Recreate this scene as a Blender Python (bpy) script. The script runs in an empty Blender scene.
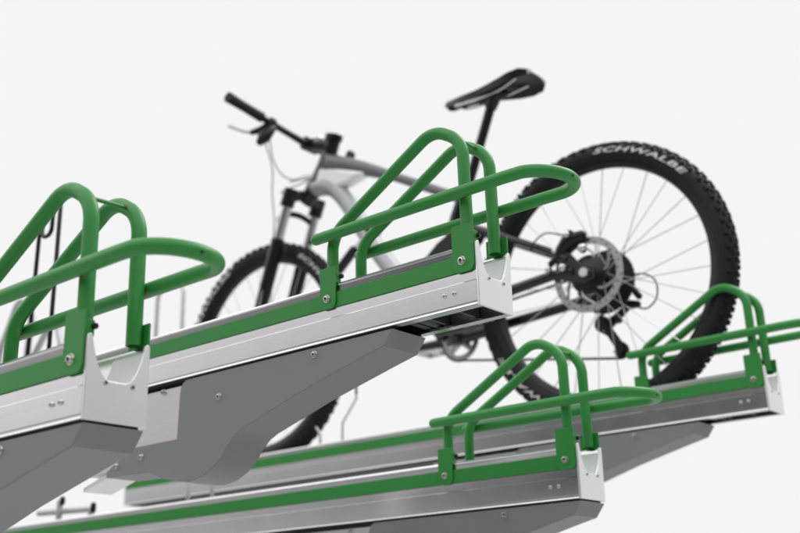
import bpy, bmesh, math, random
from math import sin, cos, pi, radians, sqrt, atan2
from mathutils import Vector, Matrix
random.seed(7)
sc = bpy.context.scene
COL = sc.collection

# ------------------------------------------------------------------ camera
EYE = 1.45                       # camera height above the floor, metres
F_PX = 1076.265                  # focal length in pixels of an 800 px wide picture
pit, rol, yaw = 0.32731, -0.02650, -0.68920
fw = Vector((sin(yaw)*cos(pit), cos(yaw)*cos(pit), sin(pit)))
rt = Vector((cos(yaw), -sin(yaw), 0.0)); up = rt.cross(fw)
r2 = rt*cos(rol) + up*sin(rol); u2 = -rt*sin(rol) + up*cos(rol)
cd = bpy.data.cameras.new('camera'); cam = bpy.data.objects.new('camera', cd); COL.objects.link(cam)
m = Matrix.Identity(4)
for i in range(3):
    m[i][0] = r2[i]; m[i][1] = u2[i]; m[i][2] = -fw[i]
m[2][3] = EYE
cam.matrix_world = m
cd.sensor_width = 36.0; cd.sensor_fit = 'HORIZONTAL'
cd.lens = F_PX/800*36.0
cd.clip_start = 0.02; cd.clip_end = 500
cd.dof.use_dof = True; cd.dof.focus_distance = 1.60; cd.dof.aperture_fstop = 4.0
sc.camera = cam

# ------------------------------------------------------------------ world: even white sky above a grey floor
w = bpy.data.worlds.new('World'); sc.world = w; w.use_nodes = True
nt = w.node_tree; nt.nodes.clear()
wo = nt.nodes.new('ShaderNodeOutputWorld'); bg = nt.nodes.new('ShaderNodeBackground')
tc = nt.nodes.new('ShaderNodeTexCoord'); sx = nt.nodes.new('ShaderNodeSeparateXYZ')
nt.links.new(tc.outputs['Generated'], sx.inputs[0])
def ramp(src, f0, f1, stops):
    mr = nt.nodes.new('ShaderNodeMapRange'); mr.inputs['From Min'].default_value = f0; mr.inputs['From Max'].default_value = f1
    nt.links.new(src, mr.inputs['Value']); rp = nt.nodes.new('ShaderNodeValToRGB'); nt.links.new(mr.outputs[0], rp.inputs[0])
    cr = rp.color_ramp
    for k, (v, c) in enumerate(stops):
        e = cr.elements[k] if k < 2 else cr.elements.new((v-f0)/(f1-f0))
        e.position = (v-f0)/(f1-f0)
        e.color = (c, c, c*1.003, 1)
    return rp.outputs[0]
def mixc(f, a, b):
    mx = nt.nodes.new('ShaderNodeMix'); mx.data_type = 'RGBA'
    nt.links.new(f, mx.inputs['Factor']); nt.links.new(a, mx.inputs['A']); nt.links.new(b, mx.inputs['B']); return mx.outputs['Result']
# white backdrop ahead and to the right; a dimmer hall behind the camera, bright from the ceiling; pale floor
flat = nt.nodes.new('ShaderNodeVectorMath'); flat.operation = 'MULTIPLY'; flat.inputs[1].default_value = (1, 1, 0)
nt.links.new(tc.outputs['Generated'], flat.inputs[0])
nrm = nt.nodes.new('ShaderNodeVectorMath'); nrm.operation = 'NORMALIZE'; nt.links.new(flat.outputs[0], nrm.inputs[0])
dt = nt.nodes.new('ShaderNodeVectorMath'); dt.operation = 'DOT_PRODUCT'; dt.inputs[1].default_value = (-.26, .966, 0)
nt.links.new(nrm.outputs[0], dt.inputs[0])
side = ramp(dt.outputs['Value'], -1, 1, [(.38, 0), (.62, 1)])
FLOOR = .70
front = ramp(sx.outputs['Z'], -1, 1, [(-1, FLOOR), (1, .92), (-.10, FLOOR), (.0, .913), (.9, .913)])
back_r = ramp(sx.outputs['Z'], -1, 1, [(-1, FLOOR), (1, 1.6), (-.30, FLOOR*.9), (-.20, .25), (-.06, .05), (.12, .03), (.19, .08), (.26, .36), (.34, .85), (.5, 1.5), (.8, 1.6)])
back_l = ramp(sx.outputs['Z'], -1, 1, [(-1, FLOOR), (1, 1.6), (-.30, FLOOR*.9), (-.10, .30), (.0, .25), (.12, .60), (.20, .85), (.34, .95), (.5, 1.5), (.8, 1.6)])
left = ramp(sx.outputs['X'], -1, 1, [(-.85, 1), (-.50, 0)])
back = mixc(left, back_r, back_l)
nt.links.new(mixc(side, back, front), bg.inputs['Color']); bg.inputs['Strength'].default_value = 1.0
nt.links.new(bg.outputs[0], wo.inputs[0])

def area(name, loc, target, size, power, col=(1, 1, 1)):
    l = bpy.data.lights.new(name, 'AREA'); l.shape = 'RECTANGLE'; l.size = size[0]; l.size_y = size[1]
    l.energy = power; l.color = col
    o = bpy.data.objects.new(name, l); COL.objects.link(o); o.location = loc
    o.rotation_euler = (Vector(target)-Vector(loc)).to_track_quat('-Z', 'Y').to_euler()
    return o
TOP = area('added_top_light', (-0.4, 3.4, 5.2), (-1.1, 1.5, 1.8), (2.0, 2.0), 70)  # overhead area light added to brighten upper surfaces and tube edges

sc.view_settings.view_transform = 'Standard'; sc.view_settings.look = 'None'
sc.view_settings.exposure = 0.0; sc.view_settings.gamma = 1.0
sc.render.engine = 'CYCLES'

# ------------------------------------------------------------------ materials
def new_mat(name):
    mt = bpy.data.materials.new(name); mt.use_nodes = True
    return mt, mt.node_tree, mt.node_tree.nodes['Principled BSDF']
def simple(name, col, rough=.5, metal=0, coat=0, bump=0, bscale=200, var=0.0, vscale=6, spec=.5):
    mt, n, b = new_mat(name)
    b.inputs['Roughness'].default_value = rough; b.inputs['Metallic'].default_value = metal
    b.inputs['Coat Weight'].default_value = coat; b.inputs['Coat Roughness'].default_value = .25
    b.inputs['Specular IOR Level'].default_value = spec
    b.inputs['Base Color'].default_value = (*col, 1)
    co = n.nodes.new('ShaderNodeTexCoord')
    if var:
        no = n.nodes.new('ShaderNodeTexNoise'); no.inputs['Scale'].default_value = vscale; no.inputs['Detail'].default_value = 6
        n.links.new(co.outputs['Object'], no.inputs['Vector'])
        mx = n.nodes.new('ShaderNodeMix'); mx.data_type = 'RGBA'
        mx.inputs['A'].default_value = (*[c*(1-var) for c in col], 1); mx.inputs['B'].default_value = (*[min(1, c*(1+var)) for c in col], 1)
        n.links.new(no.outputs['Fac'], mx.inputs['Factor']); n.links.new(mx.outputs['Result'], b.inputs['Base Color'])
        ma = n.nodes.new('ShaderNodeMapRange'); ma.inputs['To Min'].default_value = rough*.85; ma.inputs['To Max'].default_value = min(1, rough*1.2)
        n.links.new(no.outputs['Fac'], ma.inputs['Value']); n.links.new(ma.outputs[0], b.inputs['Roughness'])
    if bump:
        n2 = n.nodes.new('ShaderNodeTexNoise'); n2.inputs['Scale'].default_value = bscale; n2.inputs['Detail'].default_value = 3
        n.links.new(co.outputs['Object'], n2.inputs['Vector'])
        bp = n.nodes.new('ShaderNodeBump'); bp.inputs['Strength'].default_value = bump; bp.inputs['Distance'].default_value = .001
        n.links.new(n2.outputs['Fac'], bp.inputs['Height']); n.links.new(bp.outputs[0], b.inputs['Normal'])
    return mt
def extruded_alu(name, col, rough):
    # anodised extrusion: fine drawing streaks that run along the profile (object X)
    mt, n, b = new_mat(name)
    b.inputs['Metallic'].default_value = .98
    co = n.nodes.new('ShaderNodeTexCoord'); mp = n.nodes.new('ShaderNodeMapping'); mp.inputs['Scale'].default_value = (.6, 260, 260)
    n.links.new(co.outputs['Object'], mp.inputs[0])
    no = n.nodes.new('ShaderNodeTexNoise'); no.inputs['Scale'].default_value = 1.0; no.inputs['Detail'].default_value = 4
    n.links.new(mp.outputs[0], no.inputs['Vector'])
    bl = n.nodes.new('ShaderNodeTexNoise'); bl.inputs['Scale'].default_value = 9; bl.inputs['Detail'].default_value = 5
    n.links.new(co.outputs['Object'], bl.inputs['Vector'])
    mx = n.nodes.new('ShaderNodeMix'); mx.data_type = 'RGBA'
    mx.inputs['A'].default_value = (*[c*.90 for c in col], 1); mx.inputs['B'].default_value = (*[c*1.06 for c in col], 1)
    ad = n.nodes.new('ShaderNodeMath'); ad.operation = 'MULTIPLY_ADD'; ad.inputs[1].default_value = .6
    n.links.new(no.outputs['Fac'], ad.inputs[0]); 
    sc_ = n.nodes.new('ShaderNodeMath'); sc_.operation = 'MULTIPLY'; sc_.inputs[1].default_value = .4
    n.links.new(bl.outputs['Fac'], sc_.inputs[0]); n.links.new(sc_.outputs[0], ad.inputs[2])
    n.links.new(ad.outputs[0], mx.inputs['Factor']); n.links.new(mx.outputs['Result'], b.inputs['Base Color'])
    ma = n.nodes.new('ShaderNodeMapRange'); ma.inputs['To Min'].default_value = rough*.8; ma.inputs['To Max'].default_value = rough*1.25
    n.links.new(bl.outputs['Fac'], ma.inputs['Value']); n.links.new(ma.outputs[0], b.inputs['Roughness'])
    bp = n.nodes.new('ShaderNodeBump'); bp.inputs['Strength'].default_value = .04; bp.inputs['Distance'].default_value = .0005
    n.links.new(no.outputs['Fac'], bp.inputs['Height']); n.links.new(bp.outputs[0], b.inputs['Normal'])
    return mt
M = {}
M['alu'] = extruded_alu('anodised_aluminium', (.80, .785, .80), .16)
M['plate_alu'] = extruded_alu('plate_aluminium', (.74, .70, .71), .36)
M['green'] = simple('green_powder_coat', (.024, .232, .038), .42, coat=.06, spec=.42, bump=.12, bscale=700, var=.10, vscale=14)
M['cap'] = simple('cap_silver_white', (.83, .83, .85), .36, metal=.75, bump=.06, bscale=500, var=.03)
M['liner'] = simple('matt_grey_liner', (.68, .70, .69), .55, var=.05, vscale=30)
M['arm'] = simple('grey_powder_coat', (.205, .205, .211), .46, bump=.15, bscale=900, var=.07, vscale=4)
M['steel'] = simple('stainless_bolt', (.62, .60, .56), .28, metal=1, var=.12, vscale=120)
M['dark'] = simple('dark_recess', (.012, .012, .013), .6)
M['cavity'] = simple('black_slider_and_shade', (.035, .036, .038), .45, var=.3, vscale=30)
M['rust'] = simple('bare_weld_rust', (.26, .085, .03), .8, var=.35, vscale=400)
M['rubber'] = simple('tyre_rubber', (.010, .010, .0105), .6, bump=.3, bscale=260, var=.3, vscale=40, spec=.3)
M['print'] = simple('white_tyre_print', (.68, .68, .68), .6)
M['black'] = simple('black_anodised', (.006, .006, .0065), .3, var=.2, vscale=30, spec=.4)
M['carbon'] = simple('black_frame_paint', (.008, .008, .009), .25, coat=.25, spec=.4)
M['silver_frame'] = simple('silver_frame_paint', (.40, .405, .42), .34, metal=.3, coat=.3)
M['pale_frame'] = simple('pale_silver_paint', (.90, .91, .92), .4, metal=.3, coat=.2)
M['grey_frame'] = simple('dark_grey_frame_paint', (.13, .13, .14), .35, coat=.3)
M['chrome'] = simple('polished_steel', (.70, .70, .70), .2, metal=1)
M['rotor'] = simple('brushed_rotor_steel', (.40, .39, .38), .35, metal=1, var=.1, vscale=80)
M['cassette'] = simple('dark_sprocket_steel', (.022, .022, .023), .35, metal=.5, var=.3, vscale=90)
M['spoke'] = simple('bright_spoke', (.55, .55, .56), .35, metal=.85)
M['cable'] = simple('grey_cable', (.42, .42, .43), .5)
M['saddle_trim'] = simple('grey_saddle_panel', (.28, .28, .29), .5)
M['galv'] = simple('galvanised_wire', (.50, .51, .51), .42, metal=.7, var=.15, vscale=50)

# ------------------------------------------------------------------ mesh helpers
def fin(name, bm, mat, parent=None, smooth=35, bev=0, seg=2, loc=None):
    bmesh.ops.recalc_face_normals(bm, faces=bm.faces[:])
    me = bpy.data.meshes.new(name); bm.to_mesh(me); bm.free()
    if smooth:
        for p in me.polygons: p.use_smooth = True
        try: me.set_sharp_from_angle(angle=radians(smooth))
        except Exception: pass
    mats = mat if isinstance(mat, (list, tuple)) else [mat]
    for q in mats: me.materials.append(q)
    o = bpy.data.objects.new(name, me); COL.objects.link(o)
    if parent: o.parent = parent
    if loc: o.location = loc
    if bev:
        b = o.modifiers.new('bevel', 'BEVEL'); b.width = bev; b.segments = seg; b.limit_method = 'ANGLE'; b.angle_limit = radians(40)
        b.harden_normals = False
    return o
def box(bm, x0, x1, y0, y1, z0, z1):
    v = [bm.verts.new((x, y, z)) for x in (x0, x1) for y in (y0, y1) for z in (z0, z1)]
    for f in ((0, 1, 3, 2), (4, 6, 7, 5), (0, 4, 5, 1), (2, 3, 7, 6), (0, 2, 6, 4), (1, 5, 7, 3)): bm.faces.new([v[i] for i in f])
def prism_xz(bm, pts, y0, y1):
    a = [bm.verts.new((x, y0, z)) for x, z in pts]; b = [bm.verts.new((x, y1, z)) for x, z in pts]
    bm.faces.new(a); bm.faces.new(b[::-1]); n = len(pts)
    for i in range(n): bm.faces.new((a[i], b[i], b[(i+1) % n], a[(i+1) % n]))
def prism_yz(bm, pts, x0, x1):
    a = [bm.verts.new((x0, y, z)) for y, z in pts]; b = [bm.verts.new((x1, y, z)) for y, z in pts]
    bm.faces.new(a); bm.faces.new(b[::-1]); n = len(pts)
    for i in range(n): bm.faces.new((a[i], b[i], b[(i+1) % n], a[(i+1) % n]))
def fillet(pts, rads, n=8):
    pts = [Vector(p) for p in pts]; out = [pts[0]]
    for i in range(1, len(pts)-1):
        r = rads[i-1] if isinstance(rads, (list, tuple)) else rads
        a, b, c = pts[i-1], pts[i], pts[i+1]; d0 = (a-b); d1 = (c-b); l0, l1 = d0.length, d1.length
        d0.normalize(); d1.normalize(); ang = d0.angle(d1)
        if r <= 0 or ang > pi-.02: out.append(b); continue
        t = min(r/math.tan(ang/2), l0*.49, l1*.49); rr = t*math.tan(ang/2)
        bis = (d0+d1).normalized(); ce = b+bis*(rr/sin(ang/2)); s = b+d0*t-ce; e = b+d1*t-ce
        tot = s.angle(e)
        for k in range(n+1):
            u = k/n; v = (s*sin((1-u)*tot)+e*sin(u*tot))/sin(tot); out.append(ce+v)
    out.append(pts[-1]); return out
def catmull(pts, n=8):
    pts = [Vector(p) for p in pts]; P = [pts[0]*2-pts[1]]+pts+[pts[-1]*2-pts[-2]]; out = []
    for i in range(1, len(P)-2):
        for k in range(n):
            t = k/n; out.append(.5*((2*P[i])+(P[i+1]-P[i-1])*t+(2*P[i-1]-5*P[i]+4*P[i+1]-P[i+2])*t*t+(3*P[i]-P[i-1]-3*P[i+1]+P[i+2])*t**3))
    out.append(pts[-1]); return out
def tube(bm, path, r, seg=14, caps=('flat', 'flat'), sy=1.0, closed=False):
    P = [Vector(p) for p in path]; n = len(P)
    R = r if isinstance(r, (list, tuple)) else [r]*n
    T = []
    for i in range(n):
        if closed: t = P[(i+1) % n]-P[i-1]
        else: t = P[min(i+1, n-1)]-P[max(i-1, 0)]
        T.append(t.normalized())
    u = Vector((0, 1, 0)) if abs(T[0].y) < .9 else Vector((1, 0, 0))
    u = (u-T[0]*u.dot(T[0])).normalized(); rings = []
    for i in range(n):
        u = (u-T[i]*u.dot(T[i])).normalized(); v = T[i].cross(u)
        rings.append([bm.verts.new(P[i]+(u*cos(2*pi*k/seg)*sy+v*sin(2*pi*k/seg))*R[i]) for k in range(seg)])
    def join(a, b):
        for k in range(seg): bm.faces.new((a[k], a[(k+1) % seg], b[(k+1) % seg], b[k]))
    for i in range(n-1): join(rings[i], rings[i+1])
    if closed: join(rings[-1], rings[0]); return
    for end, st in ((0, caps[0]), (n-1, caps[1])):
        ring = rings[end]; c = P[end]; t = -T[end] if end == 0 else T[end]
        if st == 'flat': bm.faces.new(ring)
        elif st == 'round':
            prev = ring
            for a in (.4, .75, 1.05, 1.35):
                nr = [bm.verts.new(c+(vv.co-c)*cos(a)+t*R[end]*sin(a)) for vv in ring]; join(prev, nr) ; prev = nr
            bm.faces.new(prev)
        elif st == 'open':
            a = [bm.verts.new(c+(vv.co-c)*.82) for vv in ring]; join(ring, a)
            b = [bm.verts.new(vv.co-t*.02) for vv in a]; join(a, b); bm.faces.new(b)
def cyl(bm, a, b, r, seg=20, r2=None): tube(bm, [a, b], [r, r if r2 is None else r2], seg)
def lathe_y(bm, prof, cx, cz, seg=48, a0=0, a1=2*pi):
    # prof: (radius, y) turned round an axis parallel to Y through (cx, cz)
    full = abs(a1-a0-2*pi) < 1e-6; n = seg if full else seg+1
    rows = [[bm.verts.new((cx+r*cos(a0+(a1-a0)*k/seg), y, cz+r*sin(a0+(a1-a0)*k/seg))) for r, y in prof] for k in range(n)]
    for k in range(seg):
        A, B = rows[k], rows[(k+1) % n]
        for j in range(len(prof)-1): bm.faces.new((A[j], A[j+1], B[j+1], B[j]))
def empty(name, loc, label=None, cat=None, group=None):
    o = bpy.data.objects.new(name, None); COL.objects.link(o); o.location = loc; o.empty_display_size = .1
    if label: o['label'] = label
    if cat: o['category'] = cat
    if group: o['group'] = group
    return o
def NB(): return bmesh.new()

# ------------------------------------------------------------------ the upper-tier bicycle tray
HOLE = 1.50; W = .085; LEN = 2.34; Y0, Y1 = .007, .078; TR = .0098
def rail_profile():
    near = [(.013, 0), (-.0014, 0), (-.0015, .0012), (-.0008, .0024), (-.0006, .0038), (.0014, .0048), (.0014, .0062), (-.0010, .0068), (-.0012, .0384), (.0002, .0400), (.0002, .0545), (.0010, .0555),
            (.0010, .0826), (.0026, .0829), (.0018, .0868), (.0026, .0873), (.0018, .0915), (.0000, .0921), (-.0010, .0938), (.0012, .0970), (.0038, .0976), (.0048, .0950), (.0048, .0360)]
    far = [(W-y, z) for y, z in near][::-1]
    under = [(W-.013, .0035), (W-.0045, .0035), (W-.0045, .0300), (.0045, .0300), (.0045, .0035), (.013, .0035)]
    return near+far+under
def bolt(parent, x, y, z, r=.0066, side=-1, name='bolt', washer=True):
    bm = NB(); s = side
    if washer: lathe_y(bm, [(0, y), (r*1.0, y), (r*1.0, y+s*.0010), (r*.98, y+s*.0012), (0, y+s*.0012)], x, z, 24)
    yb = y+s*.0012
    lathe_y(bm, [(r*.74, yb), (r*.74, yb+s*.0016), (r*.60, yb+s*.0034), (r*.36, yb+s*.0038), (r*.34, yb+s*.0036), (r*.34, yb+s*.001), (0, yb+s*.001)], x, z, 24)
    o = fin(name, bm, M['steel'], parent, 30)
    bm = NB(); lathe_y(bm, [(r*.335, yb+s*.0013), (0, yb+s*.0013)], x, z, 6); fin('bolt_socket', bm, M['dark'], o, 0)
    return o
def make_tray(ARM):
    t = empty('bicycle_tray', (0, 0, 0))
    bm = NB(); prism_yz(bm, rail_profile(), -LEN, -.0045); fin('rail', bm, M['alu'], t, 30)
    for s in (0, 1):
        bm = NB()
        if s == 0: box(bm, -LEN+.004, -.006, -.0012, .0010, .0559, .0822)
        else: box(bm, -LEN+.004, -.006, W-.0010, W+.0012, .0559, .0822)
        fin('green_strip', bm, M['green'], t, 0, bev=.0005, seg=1)
    # dark running gear, with a black insert added to shade the hollow underside
    bm = NB(); box(bm, -LEN+.05, -.030, .0060, W-.0060, .020, .0296)
    for x in (-.060, -.118, -.150, -.1560): box(bm, x-.0028, x+.0028, .0064, W-.0064, .0055, .0292)
    cyl(bm, (-.137, .0065, .013), (-.137, W-.0065, .013), .0085, 16)
    fin('slider_and_shade', bm, M['cavity'], t, 30, bev=.0006, seg=1)
    # end cap: plate with two horns and a cup between them
    def yedge(z):
        k = [(.048, .0310), (.0494, .0265), (.054, .0215), (.060, .0175), (.068, .0135), (.078, .0098), (.090, .0066), (.0985, .0048)]
        return k
    ins = yedge(0)
    pts = [(-.001, -.0005), (-.0016, .0950), (-.0010, .0990), (.0018, .1003), (.0040, .0998)]
    pts += [(y, z) for z, y in reversed(ins)]
    pts += [(W-y, z) for z, y in ins]
    pts += [(W-.0040, .0998), (W-.0018, .1003), (W+.0010, .0990), (W+.0016, .0950), (W+.001, -.0005)]
    bm = NB(); prism_yz(bm, pts, -.0045, 0)
    cap = fin('end_cap', bm, M['cap'], t, 30, bev=.0007)
    ln = [(y+.0004 if y > .006 else .0052, z-.0002) for z, y in reversed(ins)]; ln = ln[1:]
    outl = [(max(.00485, y-.0016), z-.0012) for y, z in ln]
    prof = outl+[(W-y, z) for y, z in outl[::-1]]+[(W-y, z) for y, z in ln]+ln[::-1]
    bm = NB(); prism_yz(bm, prof, -.062, -.0047); fin('liner', bm, M['liner'], cap, 40)
    for y in (.0262, .0640):
        bm = NB()
        tube(bm, [(-.001, y, .0452), (.0010, y, .0452)], .0031, 14); sr = fin('cap_screw', bm, M['steel'], cap, 30)
        bm = NB(); tube(bm, [(.0009, y, .0452), (.0013, y, .0452)], .0016, 8); fin('screw_slot', bm, M['dark'], sr, 0)
    # green tube guide
    wg = empty('wheel_guide', (0, 0, 0)); wg.parent = t
    for y in (Y0, Y1):
        path = fillet([(-.302, y, .102), (-.302, y, .186), (-.081, y, .3092), (-.0235, y, .2740), (-.022, y, .102)], [.050, .046, .052], 14)
        bm = NB(); tube(bm, path, TR, 20, ('open', 'open')); fin('hoop', bm, M['green'], wg, 40)
        # weld scars where the loop meets the posts
        for x in (-.301, -.022):
            yy = y-.0098 if y < W/2 else y+.0098
            bm = NB(); zz = .178
            tube(bm, [(x+.0030, yy, zz-.0078), (x+.0060, yy, zz-.0074), (x+.0095, yy, zz-.0060)], [.0008, .0013, .0007], 8); fin('weld', bm, M['rust'], wg, 40)
    ya, yb = Y0-2*TR, Y1+2*TR; rc = (yb-ya)/2
    path = [Vector((-.322, ya, .1785)), Vector((-.19, ya, .1785)), Vector((-.05, ya, .1785)), Vector((.060, ya, .1785))]
    for k in range(1, 24):
        a = pi*k/24; path.append(Vector((.085+rc*sin(a)*1.0, W/2-rc*cos(a), .1785-.004*sin(a))))
    path += [Vector((.060, yb, .1785)), Vector((-.05, yb, .1785)), Vector((-.19, yb, .1785)), Vector((-.322, yb, .1785))]
    bm = NB(); tube(bm, path, TR, 20, ('round', 'round')); lp = fin('loop_bar', bm, M['green'], wg, 60)
    bm = NB(); tube(bm, [(.085+(rc+.0090)*sin(HOLE), W/2-(rc+.0090)*cos(HOLE), .1745-.0028), (.085+(rc+.0096)*sin(HOLE), W/2-(rc+.0096)*cos(HOLE), .1745-.0030)], .0021, 10); fin('drain_hole', bm, M['dark'], lp, 30)
    bm = NB(); tube(bm, [(-.0330, Y0, .2800), (-.0450, Y1, .2885)], .0028, 10); fin('cross_rod', bm, M['green'], wg, 40)
    bm = NB(); tube(bm, [(-.0425, Y1-.0125, .2874), (-.0434, Y1-.0080, .2880)], .0031, 10); fin('weld', bm, M['rust'], wg, 40)
    # clamp plates
    def plate(x0, x1, z0, z1, r):
        p = [(x0, z1), (x0, z0+r)]
        for k in range(1, 7):
            a = pi/2*k/6; p.append((x0+r-r*cos(a), z0+r-r*sin(a)))
        for k in range(0, 7):
            a = pi/2*k/6; p.append((x1-r+r*sin(a), z0+r-r*cos(a)))
        return p+[(x1, z1)]
    for s in (0, 1):
        for (x0, x1, z1, bx) in ((-.0445, -.0045, .1300, -.0265), (-.3215, -.2860, .1265, -.3050)):
            bm = NB()
            ylo, yhi = ((-.0046, -.0016) if s == 0 else (W+.0016, W+.0046))
            prism_xz(bm, plate(x0, x1, .0538, z1 if s == 0 or x1 > -.1 else .0990, .012), ylo, yhi)
            # fold that turns in behind the tube
            if s == 0: box(bm, x1-.0030, x1-.0005, -.0015, .0100, .0985, .1180)
            c = fin('clamp_plate', bm, M['green'], wg, 30, bev=.0008)
            bolt(c, bx, -.0046 if s == 0 else W+.0046, .0722, .0072, -1 if s == 0 else 1)
            if s: continue
            bm = NB(); yq = .0125
            tube(bm, [(x1-.002, yq+(-.004 if s == 0 else .004), .110), (x1+.0045, yq+(-.004 if s == 0 else .004), .110)], .0038, 6); fin('clamp_screw', bm, M['black'], c, 30)
    for x in (-.064, -.046):
        bm = NB(); lathe_y(bm, [(.0036, -.0010), (.0036, -.0024), (.0026, -.0038), (.0012, -.0041), (.0011, -.0028), (0, -.0028)], x, .0255, 18); fin('side_rivet', bm, M['steel'], t, 30)
    # grey cantilever arm, a folded sheet under the rail
    a = ARM
    top = [(-.1690+a, -.0035), (-.1880+a, -.0285), (-.2270+a, -.0375), (-.3000+a, -.0555), (-.3720+a, -.0735), (-.5100+a, -.1145)]
    curve = [(-.5300+a, -.1235), (-.5480+a, -.1390), (-.5640+a, -.1580), (-.5850+a, -.1730), (-.6130+a, -.1850), (-.6450+a, -.1905), (-.672+a, -.1880), (-.694+a, -.1850)]
    left = [(-.6900+a, -.1600), (-.6840+a, -.0300), (-.6815+a, -.0160), (-.6760+a, -.0080), (-.6660+a, -.0035)]
    full = top+curve+left
    bm = NB(); prism_xz(bm, full, .0005, W-.0005)
    arm = fin('support_arm', bm, M['arm'], t, 22, bev=.0016, seg=3)
    for bx, bz in ((-.3381, -.0150), (-.5735, -.0490)): bolt(arm, bx+a, .0005, bz, .0062, name='arm_bolt')
    # near-black strip painting the shade in the gap between arm and rail, aluminium link plate and lower bracket towards the column
    bm = NB(); box(bm, -LEN+.02, -.176+a, .0040, W-.0040, -.0034, -.0002); fin('shadow_gap_strip', bm, M['dark'], t, 0)
    bm = NB(); prism_xz(bm, [(-.66+a, -.010), (-.66+a, -.128), (-.96+a, -.150), (-.96+a, -.010)], .008, W-.008); lk = fin('link_plate', bm, M['plate_alu'], t, 0, bev=.001)
    bolt(lk, -.7400+a, .008, -.0150, .0062, name='arm_bolt')
    low = [(-.660+a, -.1090), (-.823+a, -.1090), (-.868+a, -.1300), (-.8985+a, -.1460), (-.9000+a, -.1575), (-.7700+a, -.1610), (-.7450+a, -.1700), (-.7197+a, -.1790), (-.685+a, -.1850), (-.660+a, -.1840)]
    bm = NB(); prism_xz(bm, low, .0035, W-.0035); lo = fin('lower_bracket', bm, M['arm'], t, 22, bev=.0012)
    bolt(lo, -.792+a, .0035, -.1300, .0062, name='arm_bolt'); bolt(lo, -.868+a, .0035, -.1385, .0062, name='arm_bolt')
    bm = NB(); prism_xz(bm, [(-.88+a, -.1400), (-.88+a, -.1500), (-.985+a, -.1760), (-.985+a, -.1670)], .012, W-.006); fin('arm_tie', bm, M['alu'], t, 0, bev=.001)
    # closing plate at the far end of the rail
    bm = NB(); box(bm, -LEN-.004, -LEN, -.001, W+.001, -.001, .0985); fin('rear_cap', bm, M['galv'], t, 0, bev=.0006)
    return t
def kids(o): return [c for c in bpy.data.objects if c.parent == o]
def copy_tree(o, parent=None):
    c = o.copy(); COL.objects.link(c)
    if parent: c.parent = parent
    for ch in kids(o): copy_tree(ch, c)
    return c

GRP = 'green-striped upper bicycle trays side by side'
low_proto = make_tray(.168)
high_proto = make_tray(0.0)
TA = low_proto; TB = high_proto
TC = copy_tree(low_proto); TD = copy_tree(high_proto)
PA = (-1.0388, .6947, .2359); PB = (-.8712, 1.2399, .4521); PC = (-1.0114, 1.7251, .2205); PD = (-.8804, 2.3471, .4474)
LBL = ['nearest tray at the left, grey end cap shaded, green hoops cut by the picture edge',
       'central sharply focused tray, white end cap, highest green hoops, long grey folded arm beneath',
       'lowest empty tray at the bottom, white end cap, dark side, below the bicycle',
       'rearmost tray at the right, bicycle rear wheel standing between its green hoops']
for t, p, l in zip((TA, TB, TC, TD), (PA, PB, PC, PD), LBL):
    t.location = (p[0], p[1], p[2]+EYE); t['label'] = l; t['category'] = 'bicycle tray'; t['group'] = GRP

# wire front-wheel holders and other fittings at the column end of the trays (tray-local coordinates)
def wire(name, tray, paths, r, mat, rad=.02):
    bm = NB()
    for p in paths: tube(bm, fillet(p, rad, 6), r, 10, ('round', 'round'))
    return fin(name, bm, mat, tray, 60)
wire('front_wheel_hook', TB, [[(-1.193, .04, .03), (-1.193, .04, .510), (-1.222, .04, .510), (-1.222, .04, .436), (-1.262, .04, .436), (-1.262, .04, .50)],
                              [(-1.280, .04, .03), (-1.272, .04, .500), (-1.250, .04, .500)]], .0050, M['black'], .018)
wire('front_wheel_holder', TD, [[(-2.255, .03, .04), (-2.250, .03, .79), (-2.100, .03, .79), (-2.105, .03, .04)]], .0075, M['galv'], .05)
wire('front_wheel_holder', TC, [[(-2.15, .03, .04), (-2.10, .03, .66), (-2.00, .03, .84), (-1.93, .03, .74), (-1.94, .03, .60)],
                                [(-2.02, .055, .04), (-1.99, .055, .56), (-1.84, .055, .74), (-1.79, .055, .62), (-1.86, .055, .45)]], .010, M['galv'], .05)
wire('wheel_wire', TD, [[(-1.298, .005, .09), (-1.296, .005, .150), (-1.240, .005, .214), (-1.240, .005, .262)]], .0034, M['galv'], .012)
wire('wheel_wire', TD, [[(-1.240, .005, .230), (-1.240, .005, .34)]], .0040, M['black'], .012)
wire('wheel_wire', TD, [[(-1.389, .005, .09), (-1.389, .005, .130), (-1.405, .005, .150)]], .0040, M['galv'], .008)
cross = wire('guide_bar', TC, [[(-1.800, .03, .128), (-1.545, .03, .118)], [(-1.690, .024, .060), (-1.690, .024, .150)], [(-1.547, .03, .08), (-1.547, .03, .118)]], .0085, M['galv'], 0)
bm = NB(); tube(bm, [(-1.672, .02, .145), (-1.672, .02, .156)], .0075, 12, ('round', 'round')); fin('plug', bm, M['black'], cross, 40)
bm = NB(); tube(bm, [(-1.538, .03, .114), (-1.538, .03, .128)], .0078, 12, ('round', 'round')); fin('plug', bm, M['black'], cross, 40)
wire('fixing_post', TC, [[(-1.1400, .03, .085), (-1.1400, .03, .153)]], .0050, M['galv'], 0)
wire('fixing_post', TC, [[(-1.0490, .03, .085), (-1.0490, .03, .145)]], .0050, M['galv'], 0)

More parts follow.
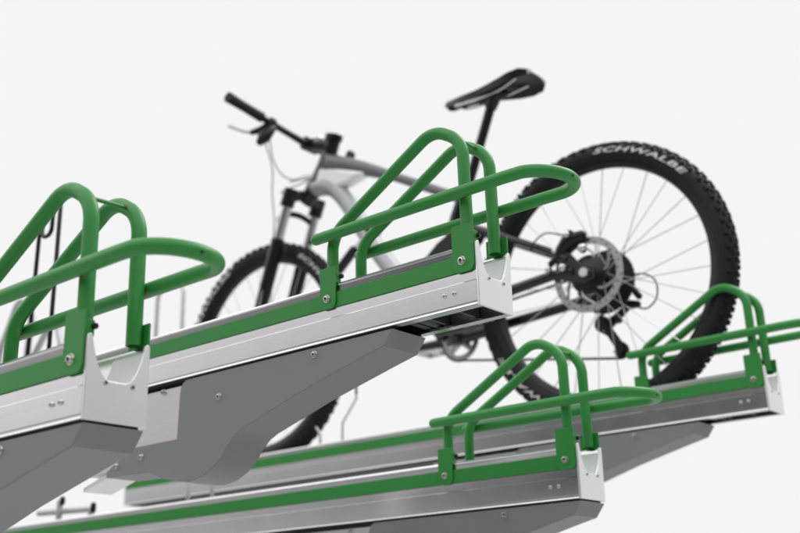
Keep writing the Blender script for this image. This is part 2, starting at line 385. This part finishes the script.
# ------------------------------------------------------------------ the mountain bike on the right-hand tray
YB = 2.3896
BX, BZ = -1.295, .855
bike = empty('mountain_bike', (BX, YB, EYE+.483), 'silver and black mountain bike standing in the right-hand tray, knobbly tyres and black saddle', 'bicycle')
O = Vector((BX, YB, .483))
def L(x, dy, z): return (x-O.x, dy, z-O.z)
def LL(seq): return [L(*p) for p in seq]
def make_wheel(cx, cz, R, hubr, front=False):
    wl = empty('wheel', (cx-O.x, 0, cz-O.z)); wl.parent = bike
    tr = .0285; RC = R-tr-.003
    # casing
    bm = NB(); prof = []
    for k in range(19):
        a = radians(-62+k*(304/18.0))   # open towards the rim
        prof.append((RC+tr*sin(a)*1.0, -tr*cos(a)))
    lathe_y(bm, prof, 0, 0, 96)
    ty = fin('tyre', bm, M['rubber'], wl, 60)
    # tread blocks on the tyre
    bm = NB(); rng = random.Random(3)
    def block(ang, phi, l, wd, h):
        # ang: round the wheel; phi: round the section (90 = crown)
        c = Vector((cos(ang), 0, sin(ang))); s = c*sin(phi)+Vector((0, -1, 0))*cos(phi)
        base = c*RC+s*(tr-.0008); tng = Vector((-sin(ang), 0, cos(ang))); side = tng.cross(s).normalized()
        vs = []
        for hh, k in ((0, 1.0), (h, .82)):
            for a_, b_ in ((-1, -1), (1, -1), (1, 1), (-1, 1)):
                vs.append(bm.verts.new(base+s*hh+tng*(a_*l/2*k)+side*(b_*wd/2*k)))
        for f in ((4, 5, 6, 7), (0, 1, 5, 4), (1, 2, 6, 5), (2, 3, 7, 6), (3, 0, 4, 7)): bm.faces.new([vs[i] for i in f])
    N = 68
    for i in range(N):
        a = 2*pi*i/N; j = .25*2*pi/N*(rng.random()-.5)
        for k, ph in enumerate((40, 62, 84, 106, 128, 140)):
            off = .5*2*pi/N if k % 2 else 0
            if k in (0, 5): block(a+off+j, radians(38 if k == 0 else 142), .015 if i % 2 else .011, .012, .0075)
            else: block(a+off, radians(ph), .0120, .0090, .0055)
    fin('tread', bm, M['rubber'], ty, 0)
    # rim
    bm = NB(); ri = R-.0575-.003
    lathe_y(bm, [(ri+.018, -.014), (ri+.004, -.0145), (ri-.006, -.010), (ri-.010, 0), (ri-.006, .010), (ri+.004, .0145), (ri+.018, .014), (ri+.010, .010), (ri+.010, -.010), (ri+.018, -.014)], 0, 0, 96)
    fin('rim', bm, M['black'], wl, 50)
    # hub and spokes
    bm = NB(); lathe_y(bm, [(0, -.052), (.009, -.052), (.010, -.040), (.028, -.034), (.029, -.030), (.017, -.026), (.015, 0), (.018, .018), (.028, .022), (.028, .026), (.014, .032), (.010, .050), (0, .050)], 0, 0, 32)
    fin('hub', bm, M['black'], wl, 40)
    bm = NB()
    for s in (-1, 1):
        for k in range(14):
            a = 2*pi*(k+.25*s)/14; da = (1 if k % 2 else -1)*1.15
            h = Vector((.026*cos(a+da), s*.029, .026*sin(a+da))); e = Vector(((ri-.008)*cos(a), s*.003, (ri-.008)*sin(a)))
            tube(bm, [h, e], .0013, 6)
    fin('spokes', bm, M['spoke'], wl, 60)
    return wl, ty, RC, tr, ri
WR = make_wheel(BX, BZ, .374, .02)
WF = make_wheel(-2.560, .886, .378, .02, True)
STR = 2.62
def tyre_text(ty, RC, tr, txt, a_mid, size, r_mid, gap=1.0, italic=.25):
    cu = bpy.data.curves.new('t', 'FONT'); cu.body = txt; cu.size = size; cu.align_x = 'CENTER'; cu.align_y = 'CENTER'; cu.offset = size*.02; cu.shear = italic; cu.space_character = gap; cu.resolution_u = 3
    ob = bpy.data.objects.new('t', cu); COL.objects.link(ob)
    dg = bpy.context.evaluated_depsgraph_get(); me = bpy.data.meshes.new_from_object(ob.evaluated_get(dg)); 
    bm = NB(); bm.from_mesh(me); bmesh.ops.triangulate(bm, faces=bm.faces[:])
    bmesh.ops.subdivide_edges(bm, edges=[e for e in bm.edges if e.calc_length() > size*.25], cuts=2)
    for v in bm.verts:
        r = r_mid+v.co.y; a = a_mid-v.co.x*STR/r_mid
        d = max(-1, min(1, (r-RC)/tr)); y = -tr*sqrt(max(0, 1-d*d))-.0007
        v.co = Vector((r*cos(a), y, r*sin(a)))
    bpy.data.objects.remove(ob); bpy.data.curves.remove(cu); bpy.data.meshes.remove(me)
    for f in bm.faces:
        if f.normal.y > 0: f.normal_flip()
    me = bpy.data.meshes.new('lettering'); bm.to_mesh(me); bm.free(); me.materials.append(M['print'])
    o = bpy.data.objects.new('lettering', me); COL.objects.link(o); o.parent = ty; return o
tyre_text(WR[1], WR[2], WR[3], 'SCHWALBE', radians(62), .0205, WR[2]+.004, 1.06)
tyre_text(WR[1], WR[2], WR[3], 'SCHWALBE', radians(62+170), .0205, WR[2]+.004, 1.06)
tyre_text(WF[1], WF[2], WF[3], 'SCHWALBE', radians(140), .0205, WF[2]+.001, 1.06)
tyre_text(WF[1], WF[2], WF[3], 'SCHWALBE', radians(35), .0205, WF[2]+.001, 1.06)

# frame
def part(name, fn, mat, parent=bike, smooth=50, bev=0):
    bm = NB(); fn(bm); return fin(name, bm, mat, parent, smooth, bev)
HT, HB = (-2.262, 0, 1.520), (-2.335, 0, 1.405)
BB = (-1.790, 0, .800)
frame = empty('frame', (0, 0, 0)); frame.parent = bike
part('top_tube', lambda b: tube(b, catmull(LL([(-2.262, 0, 1.478), (-2.150, 0, 1.436), (-2.020, 0, 1.372), (-1.900, 0, 1.305), (-1.745, 0, 1.215)]), 6),
     [.036-.021*min(1, i/14) for i in range(25)], 16, sy=.8), M['grey_frame'], frame)
part('head_tube', lambda b: tube(b, LL([HT, (-2.285, 0, 1.485), (-2.31, 0, 1.44), HB]), [.026, .024, .027, .031], 20), M['grey_frame'], frame)
part('head_gusset', lambda b: prism_xz(b, [(x-O.x, z-O.z) for x, z in ((-2.326, 1.480), (-2.250, 1.462), (-2.085, 1.395), (-2.160, 1.378), (-2.225, 1.372), (-2.320, 1.410), (-2.332, 1.43))], -.023, .023), M['pale_frame'], frame, 60, .013)
part('down_tube', lambda b: tube(b, catmull(LL([(-2.325, 0, 1.412), (-2.250, 0, 1.392), (-2.185, 0, 1.325), (-2.110, 0, 1.205), (-2.020, 0, 1.075), (-1.900, 0, .930), BB]), 6), .029, 18, sy=1.05), M['silver_frame'], frame)
part('seat_tube', lambda b: tube(b, LL([(-1.700, 0, 1.250), (-1.748, 0, 1.150), (-1.780, 0, 1.050), (-1.795, 0, .93), BB]), [.018, .020, .024, .026, .026], 18), M['carbon'], frame)
part('bottom_bracket', lambda b: cyl(b, L(BB[0], -.037, BB[2]), L(BB[0], .037, BB[2]), .026, 24), M['carbon'], frame)
part('rocker_link', lambda b: [prism_xz(b, [(x-O.x, z-O.z) for x, z in ((-1.86, 1.030), (-1.80, 1.075), (-1.70, 1.120), (-1.66, 1.105), (-1.68, 1.065), (-1.76, 1.010), (-1.84, .985))], s-.004, s+.004) for s in (-.03, .03)], M['black'], frame, 30, .003)
for s in (-1, 1):
    part('seat_stay', lambda b: tube(b, LL([(-1.700, s*.030, 1.105), (-1.546, s*.062, 1.022), (-1.405, s*.070, .945), (-1.345, s*.072, .905)]), [.013, .0105, .0095, .009], 12), M['carbon'], frame)
    part('chainstay', lambda b: tube(b, LL([(-1.770, s*.035, .805), (-1.66, s*.050, .832), (-1.530, s*.062, .864), (-1.400, s*.070, .872), (-1.330, s*.072, .868)] if s < 0 else
                                        [(-1.770, s*.035, .795), (-1.690, s*.052, .806), (-1.630, s*.060, .815), (-1.433, s*.070, .828), (-1.330, s*.072, .848)]), [.018, .016, .0145, .0135, .012], 12), M['carbon'], frame)
    part('dropout', lambda b: prism_xz(b, [(x-O.x, z-O.z) for x, z in ((-1.375, .925), (-1.340, .925), (-1.300, .875), (-1.270, .870), (-1.268, .838), (-1.300, .828), (-1.345, .845), (-1.385, .858))], s*.072-.004, s*.072+.004), M['carbon'], frame, 30, .002)
part('axle', lambda b: cyl(b, L(BX, -.080, BZ), L(BX, .080, BZ), .008, 16), M['black'], frame)
# damper
sh = part('damper', lambda b: tube(b, LL([(-2.240, -.03, 1.050), (-2.130, -.03, 1.135)]), .0155, 16, ('round', 'round')), M['black'])
part('damper_shaft', lambda b: tube(b, LL([(-2.130, -.03, 1.135), (-2.062, -.03, 1.190)]), .0068, 12), M['chrome'], sh)
part('damper_mount', lambda b: tube(b, LL([(-2.062, -.040, 1.190), (-2.062, .01, 1.190)]), .014, 16), M['black'], sh)

# fork
fork = empty('fork', (0, 0, 0)); fork.parent = bike
part('steerer', lambda b: cyl(b, L(-2.335, 0, 1.405), L(-2.375, 0, 1.375), .028, 20), M['black'], fork)
def crown(b):
    tube(b, catmull(LL([(-2.385, -.072, 1.368), (-2.372, -.04, 1.385), (-2.365, 0, 1.392), (-2.372, .04, 1.385), (-2.385, .072, 1.368)]), 4), .018, 14, ('round', 'round'))
    for s in (-1, 1): cyl(b, L(-2.372, s*.066, 1.402), L(-2.396, s*.066, 1.345), .0235, 18)
part('crown', crown, M['black'], fork)
ax = Vector((-2.560, 0, .886)); top_ = Vector((-2.385, 0, 1.372)); dirn = (ax-top_)
for s in (-1, 1):
    p = lambda t, e=0: L(top_.x+dirn.x*t+e, s*.066, top_.z+dirn.z*t)
    part('stanchion', lambda b: cyl(b, p(.0), p(.36), .0172, 18), M['chrome'], fork)
    part('fork_leg', lambda b: tube(b, [p(.27), p(.29), p(.6), p(.95), p(1.03)], [.022, .0235, .022, .019, .014], 18), M['black'], fork)
part('arch', lambda b: tube(b, catmull(LL([(-2.425, -.066, 1.255), (-2.432, -.060, 1.315), (-2.425, -.035, 1.335), (-2.415, 0, 1.340), (-2.410, .035, 1.335), (-2.405, .060, 1.315), (-2.415, .066, 1.25)]), 5), .010, 10), M['black'], fork)
part('axle', lambda b: cyl(b, L(ax.x, -.085, ax.z), L(ax.x, .085, ax.z), .009, 16), M['black'], fork)

# cockpit
stem = part('stem', lambda b: (tube(b, LL([(-2.250, 0, 1.545), (-2.345, 0, 1.576)]), [.023, .021], 16), cyl(b, L(-2.262, 0, 1.512), L(-2.243, 0, 1.562), .0245, 20), cyl(b, L(-2.350, -.028, 1.577), L(-2.350, .028, 1.577), .024, 20)), M['black'])
part('stem_cap', lambda b: (cyl(b, L(-2.243, 0, 1.562), L(-2.239, 0, 1.578), .0300, 20), ), M['black'], stem)
part('spacers', lambda b: cyl(b, L(-2.268, 0, 1.503), L(-2.257, 0, 1.524), .024, 20), M['galv'], stem)
part('faceplate', lambda b: tube(b, [L(-2.300, -.012, 1.583), L(-2.335, -.012, 1.592)], .012, 14, ('round', 'round')), M['chrome'], stem)
HBp = [(-2.344, -.365, 1.612), (-2.347, -.200, 1.594), (-2.350, -.060, 1.580), (-2.350, 0, 1.577), (-2.348, .060, 1.572), (-2.344, .200, 1.574), (-2.344, .345, 1.582)]
bar = part('handlebar', lambda b: tube(b, catmull(LL(HBp), 6), [.0112+.0048*max(0, 1-abs(i-18)/8) for i in range(37)], 16), M['black'])
part('grip', lambda b: tube(b, LL([(-2.3440, -.378, 1.6135), (-2.3440, -.372, 1.6128), (-2.345, -.310, 1.606), (-2.3465, -.235, 1.598), (-2.3465, -.230, 1.5975)]), [.0175, .0175, .0158, .0168, .0175], 18), M['rubber'], bar)
part('grip', lambda b: tube(b, LL([(-2.344, .215, 1.574), (-2.344, .345, 1.582)]), [.0160, .0165], 18), M['rubber'], bar)
for s in (-1, 1):
    k = (lambda x, y, z: L(x-.014, s*y, z+.004)) if s < 0 else (lambda x, y, z: L(x-.01, s*y, z+.012))
    lv = part('brake_lever', lambda b: (tube(b, [k(-2.330, .190, 1.585), k(-2.355, .212, 1.562), k(-2.375, .232, 1.553)], [.013, .013, .009], 14, ('round', 'round')),
        tube(b, [k(-2.328, .180, 1.588), k(-2.328, .196, 1.588)], .0165, 18)), M['black'], bar)
    part('lever_blade', lambda b: tube(b, catmull([k(-2.372, .228, 1.553), k(-2.400, .245, 1.560), k(-2.430, .256, 1.577), k(-2.452, .262, 1.590)], 5), .0052, 10, ('round', 'round'), sy=1.5), M['galv'], lv)
    part('shifter', lambda b: tube(b, [k(-2.325, .190, 1.565), k(-2.335, .215, 1.530), k(-2.342, .225, 1.512)], [.014, .023, .014], 14, ('round', 'round')), M['black'], bar)
part('cables', lambda b: [tube(b, catmull(LL(p), 8), .0026, 8) for p in (
    [(-2.372, -.200, 1.552), (-2.400, -.13, 1.47), (-2.44, -.09, 1.40), (-2.44, -.082, 1.25), (-2.50, -.085, 1.02)],
    [(-2.352, -.190, 1.540), (-2.420, -.10, 1.50), (-2.420, -.03, 1.465), (-2.310, .03, 1.455)],
    [(-2.352, .190, 1.530), (-2.420, .08, 1.515), (-2.430, -.02, 1.460), (-2.320, -.03, 1.440)],
    [(-2.372, .200, 1.545), (-2.440, .10, 1.47), (-2.450, -.04, 1.42), (-2.330, -.032, 1.430)])], M['cable'])

# saddle and post
post = part('seat_post', lambda b: tube(b, LL([(-1.715, 0, 1.215), (-1.690, 0, 1.262), (-1.600, 0, 1.475)]), .0145, 18), M['black'])
part('post_clamp', lambda b: (tube(b, LL([(-1.607, 0, 1.458), (-1.590, 0, 1.490)]), [.018, .021], 16), tube(b, LL([(-1.635, 0, 1.496), (-1.560, 0, 1.490)]), .016, 12, ('round', 'round'))), M['black'], post)
part('seat_collar', lambda b: tube(b, LL([(-1.706, 0, 1.232), (-1.697, 0, 1.252)]), .0215, 18), M['black'], post)
def saddle(b):
    st = [(-1.768, .008, 1.531, .010), (-1.755, .019, 1.533, .016), (-1.700, .023, 1.534, .020), (-1.640, .030, 1.530, .020), (-1.585, .045, 1.525, .022), (-1.538, .060, 1.521, .025), (-1.495, .070, 1.521, .028), (-1.460, .068, 1.522, .026), (-1.442, .050, 1.521, .018)]
    rows = []
    for x, hw, zt, th in st:
        row = []
        for k in range(13):
            u = -1+2*k/12; row.append(b.verts.new(L(x+(.010*(1-abs(u)) if x > -1.47 else 0)*-1, hw*u, zt-.012*abs(u)**2.2-.006*(1-min(1, abs(u)*4)) )))
        low_ = []
        for k in range(13):
            u = 1-2*k/12; low_.append(b.verts.new(L(x, hw*u*.93, zt-th*abs(u)**3*.9-.012)))
        rows.append(row+low_)
    n = 26
    for i in range(len(rows)-1):
        for k in range(n): b.faces.new((rows[i][k], rows[i][(k+1) % n], rows[i+1][(k+1) % n], rows[i+1][k]))
    b.faces.new(rows[0]); b.faces.new(rows[-1][::-1])
sd = part('saddle', saddle, M['black'], bike, 50)
part('saddle_rail', lambda b: [tube(b, catmull(LL([(-1.742, s*.008, 1.518), (-1.700, s*.020, 1.497), (-1.620, s*.022, 1.492), (-1.560, s*.022, 1.493), (-1.490, s*.032, 1.504)]), 5), .0038, 8) for s in (-1, 1)], M['chrome'], sd)
def strip(b, s):
    pts = [(-1.690, .010), (-1.560, .026), (-1.560, .048), (-1.610, .030), (-1.690, .017)]
    a = [b.verts.new(L(x, s*y, 1.5075)) for x, y in pts]; c = [b.verts.new(L(x, s*y, 1.5105)) for x, y in pts]
    b.faces.new(a); b.faces.new(c[::-1])
    for i in range(5): b.faces.new((a[i], c[i], c[(i+1) % 5], a[(i+1) % 5]))
part('saddle_panel', lambda b: (strip(b, 1), strip(b, -1)), M['saddle_trim'], sd, 0)

# brake
def rotor(b):
    R1, R0 = .1000, .0810; yy = -.060; n = 96
    lathe_y(b, [(R0, yy), (R1, yy), (R1, yy-.002), (R0, yy-.002), (R0, yy)], 0, 0, n)
    for k in range(6):
        a = 2*pi*k/6
        tube(b, catmull([(.044*cos(a), yy-.001, .044*sin(a)), (.060*cos(a+.25), yy-.001, .060*sin(a+.25)), (.084*cos(a+.7), yy-.001, .084*sin(a+.7))], 4), .0036, 6)
def holes(b):
    for k in range(30):
        a = 2*pi*k/30; r = (.0855, .0905, .0955)[k % 3]
        tube(b, [(r*cos(a), -.0619, r*sin(a)), (r*cos(a), -.0623, r*sin(a))], .0027, 8)
ro = part('brake_rotor', rotor, M['rotor'], WR[0], 40)
part('rotor_holes', holes, M['dark'], ro, 0)
part('rotor_carrier', lambda b: lathe_y(b, [(0, -.057), (.050, -.058), (.052, -.061), (.048, -.064), (.030, -.066), (.020, -.072), (0, -.072)], 0, 0, 40), M['black'], ro, 40)
# the fork side has one too
part('brake_rotor', rotor, M['rotor'], WF[0], 40)
cal = part('brake_caliper', lambda b: (tube(b, LL([(-1.372, -.066, .928), (-1.340, -.070, .955), (-1.300, -.070, .960)]), [.016, .021, .014], 14, ('round', 'round')),
    tube(b, LL([(-1.330, -.085, .962), (-1.330, -.045, .962)]), .017, 16), tube(b, LL([(-1.395, -.072, .905), (-1.360, -.072, .925)]), .009, 10, ('round', 'round'))), M['black'])
for (x_, y_, z_, r_) in ((-1.332, -.086, .965, .009), (-1.373, -.083, .930, .007), (-1.352, -.084, .880, .011), (-1.395, -.084, .885, .009), (-1.300, -.066, .925, .013)):
    part('caliper_bolt', lambda b: tube(b, LL([(x_, y_, z_), (x_, y_-.006, z_)]), r_, 12, ('flat', 'round')), M['chrome'], cal)
part('brake_hose', lambda b: tube(b, catmull(LL([(-1.345, -.08, .970), (-1.40, -.09, .985), (-1.445, -.085, .955), (-1.40, -.075, .925)]), 8), .0022, 8), M['black'], cal)
part('axle_cap', lambda b: (lathe_y(b, [(0, -.088), (.012, -.088), (.014, -.080), (.014, -.074), (0, -.074)], 0, 0, 20)), M['chrome'], WR[0])

# drivetrain
def cassette(b):
    for k, r in enumerate((.088, .079, .070, .057, .050, .044, .038, .033, .028, .024)):
        y = .026+.0038*k; n = int(r*1000*.62); prof = []
        pts = []
        for j in range(n*2):
            a = pi*j/n; rr = r if j % 2 else r-.004; pts.append((rr*cos(a), rr*sin(a)))
        prism_xz(b, pts, y, y+.0018)
    lathe_y(b, [(0, .070), (.018, .070), (.018, .022), (0, .022)], 0, 0, 20)
part('cassette', cassette, M['cassette'], WR[0], 25)
def toothed(b, cx, cz, r, n, y0, y1, inner=None):
    pts = []
    for j in range(n*2):
        a = pi*j/n; rr = r if j % 2 else r-.0045; pts.append((cx+rr*cos(a), cz+rr*sin(a)))
    if inner is None: prism_xz(b, pts, y0, y1); return
    lathe_y(b, [(inner, y0), (r-.003, y0), (r-.003, y1), (inner, y1), (inner, y0)], cx, cz, 48)
    for j in range(n):
        a = 2*pi*j/n; c, s_ = cos(a), sin(a)
        tube(b, [(cx+(r-.004)*c, (y0+y1)/2, cz+(r-.004)*s_), (cx+(r+.001)*c, (y0+y1)/2, cz+(r+.001)*s_)], [.0028, .0014], 6)
der = empty('derailleur', (0, 0, 0)); der.parent = bike
part('derailleur_body', lambda b: (tube(b, LL([(-1.300, .082, .815), (-1.268, .090, .800), (-1.240, .086, .795)]), [.012, .014, .010], 12, ('round', 'round')),
    tube(b, LL([(-1.262, .090, .800), (-1.330, .094, .760)]), [.009, .013], 12, ('round', 'round')), tube(b, LL([(-1.345, .075, .768), (-1.345, .100, .768)]), .0165, 16), tube(b, LL([(-1.312, .080, .765), (-1.300, .098, .770)]), .012, 16),
    tube(b, LL([(-1.262, .080, .862), (-1.232, .084, .815)]), [.010, .009], 10, ('round', 'round'))), M['black'], der)
part('cage', lambda b: [prism_xz(b, [(x-O.x, z-O.z) for x, z in ((-1.348, .768), (-1.336, .772), (-1.326, .762), (-1.281, .688), (-1.278, .672), (-1.288, .662), (-1.299, .668), (-1.302, .684))], y, y+.003) for y in (.058, .078)], M['black'], der, 20, .001)
part('jockey_wheel', lambda b: toothed(b, -1.290-O.x, .676-O.z, .021, 11, .064, .074), M['black'], der, 20)
part('jockey_wheel', lambda b: toothed(b, -1.338-O.x, .758-O.z, .021, 11, .064, .074), M['black'], der, 20)
part('shift_cable', lambda b: tube(b, catmull(LL([(-1.250, .088, .792), (-1.215, .090, .780), (-1.185, .090, .805), (-1.185, .088, .850), (-1.225, .084, .875), (-1.300, .078, .862)]), 8), .0024, 8), M['black'], der)
crank = empty('crankset', (0, 0, 0)); crank.parent = bike
part('chainring', lambda b: toothed(b, BB[0]-O.x, BB[2]-O.z, .068, 34, .048, .0515, .050), M['rotor'], crank, 30)
def spider(b):
    for k in range(4):
        a = pi/4+pi/2*k; tube(b, LL([(BB[0], .052, BB[2]), (BB[0]+.054*cos(a), .050, BB[2]+.054*sin(a))]), [.016, .008], 10)
part('spider', spider, M['galv'], crank)
cdir = Vector((-.985, 0, .06)).normalized()
for s in (1, -1):
    e = Vector(BB)+cdir*.172*s
    part('crank_arm', lambda b: tube(b, LL([(BB[0], s*.058, BB[2]), (e.x, s*.078, e.z)]), [.016, .012], 14, ('round', 'round')), M['black'], crank)
    pd = part('pedal', lambda b: tube(b, LL([(e.x, s*.080, e.z), (e.x, s*.185, e.z)]), .008, 12), M['chrome'], crank)
    part('pedal_body', lambda b: (box(b, e.x-O.x-.048, e.x-O.x-.038, min(s*.095, s*.185), max(s*.095, s*.185), e.z-O.z-.009, e.z-O.z+.009),
        box(b, e.x-O.x+.038, e.x-O.x+.048, min(s*.095, s*.185), max(s*.095, s*.185), e.z-O.z-.009, e.z-O.z+.009),
        box(b, e.x-O.x-.0378, e.x-O.x+.0378, min(s*.095, s*.107), max(s*.095, s*.107), e.z-O.z-.008, e.z-O.z+.008),
        box(b, e.x-O.x-.0378, e.x-O.x+.0378, min(s*.173, s*.185), max(s*.173, s*.185), e.z-O.z-.008, e.z-O.z+.008)), M['galv'], pd, 0, .002)
def chain(b):
    P = []
    def arc(cx, cz, r, a0, a1, n, y): 
        for i in range(n+1):
            a = radians(a0+(a1-a0)*i/n); P.append(L(cx+r*cos(a), y, cz+r*sin(a)))
    arc(BB[0], BB[2], .066, 84, 276, 12, .050)
    arc(-1.290, .676, .020, -98, 60, 7, .069)
    arc(-1.338, .758, .020, 250, 110, 6, .069)
    arc(BX, BZ, .046, -40, 98, 8, .050)
    tube(b, [Vector(p) for p in P], .0036, 6, closed=True, sy=1.2)
part('chain', chain, M['cassette'])
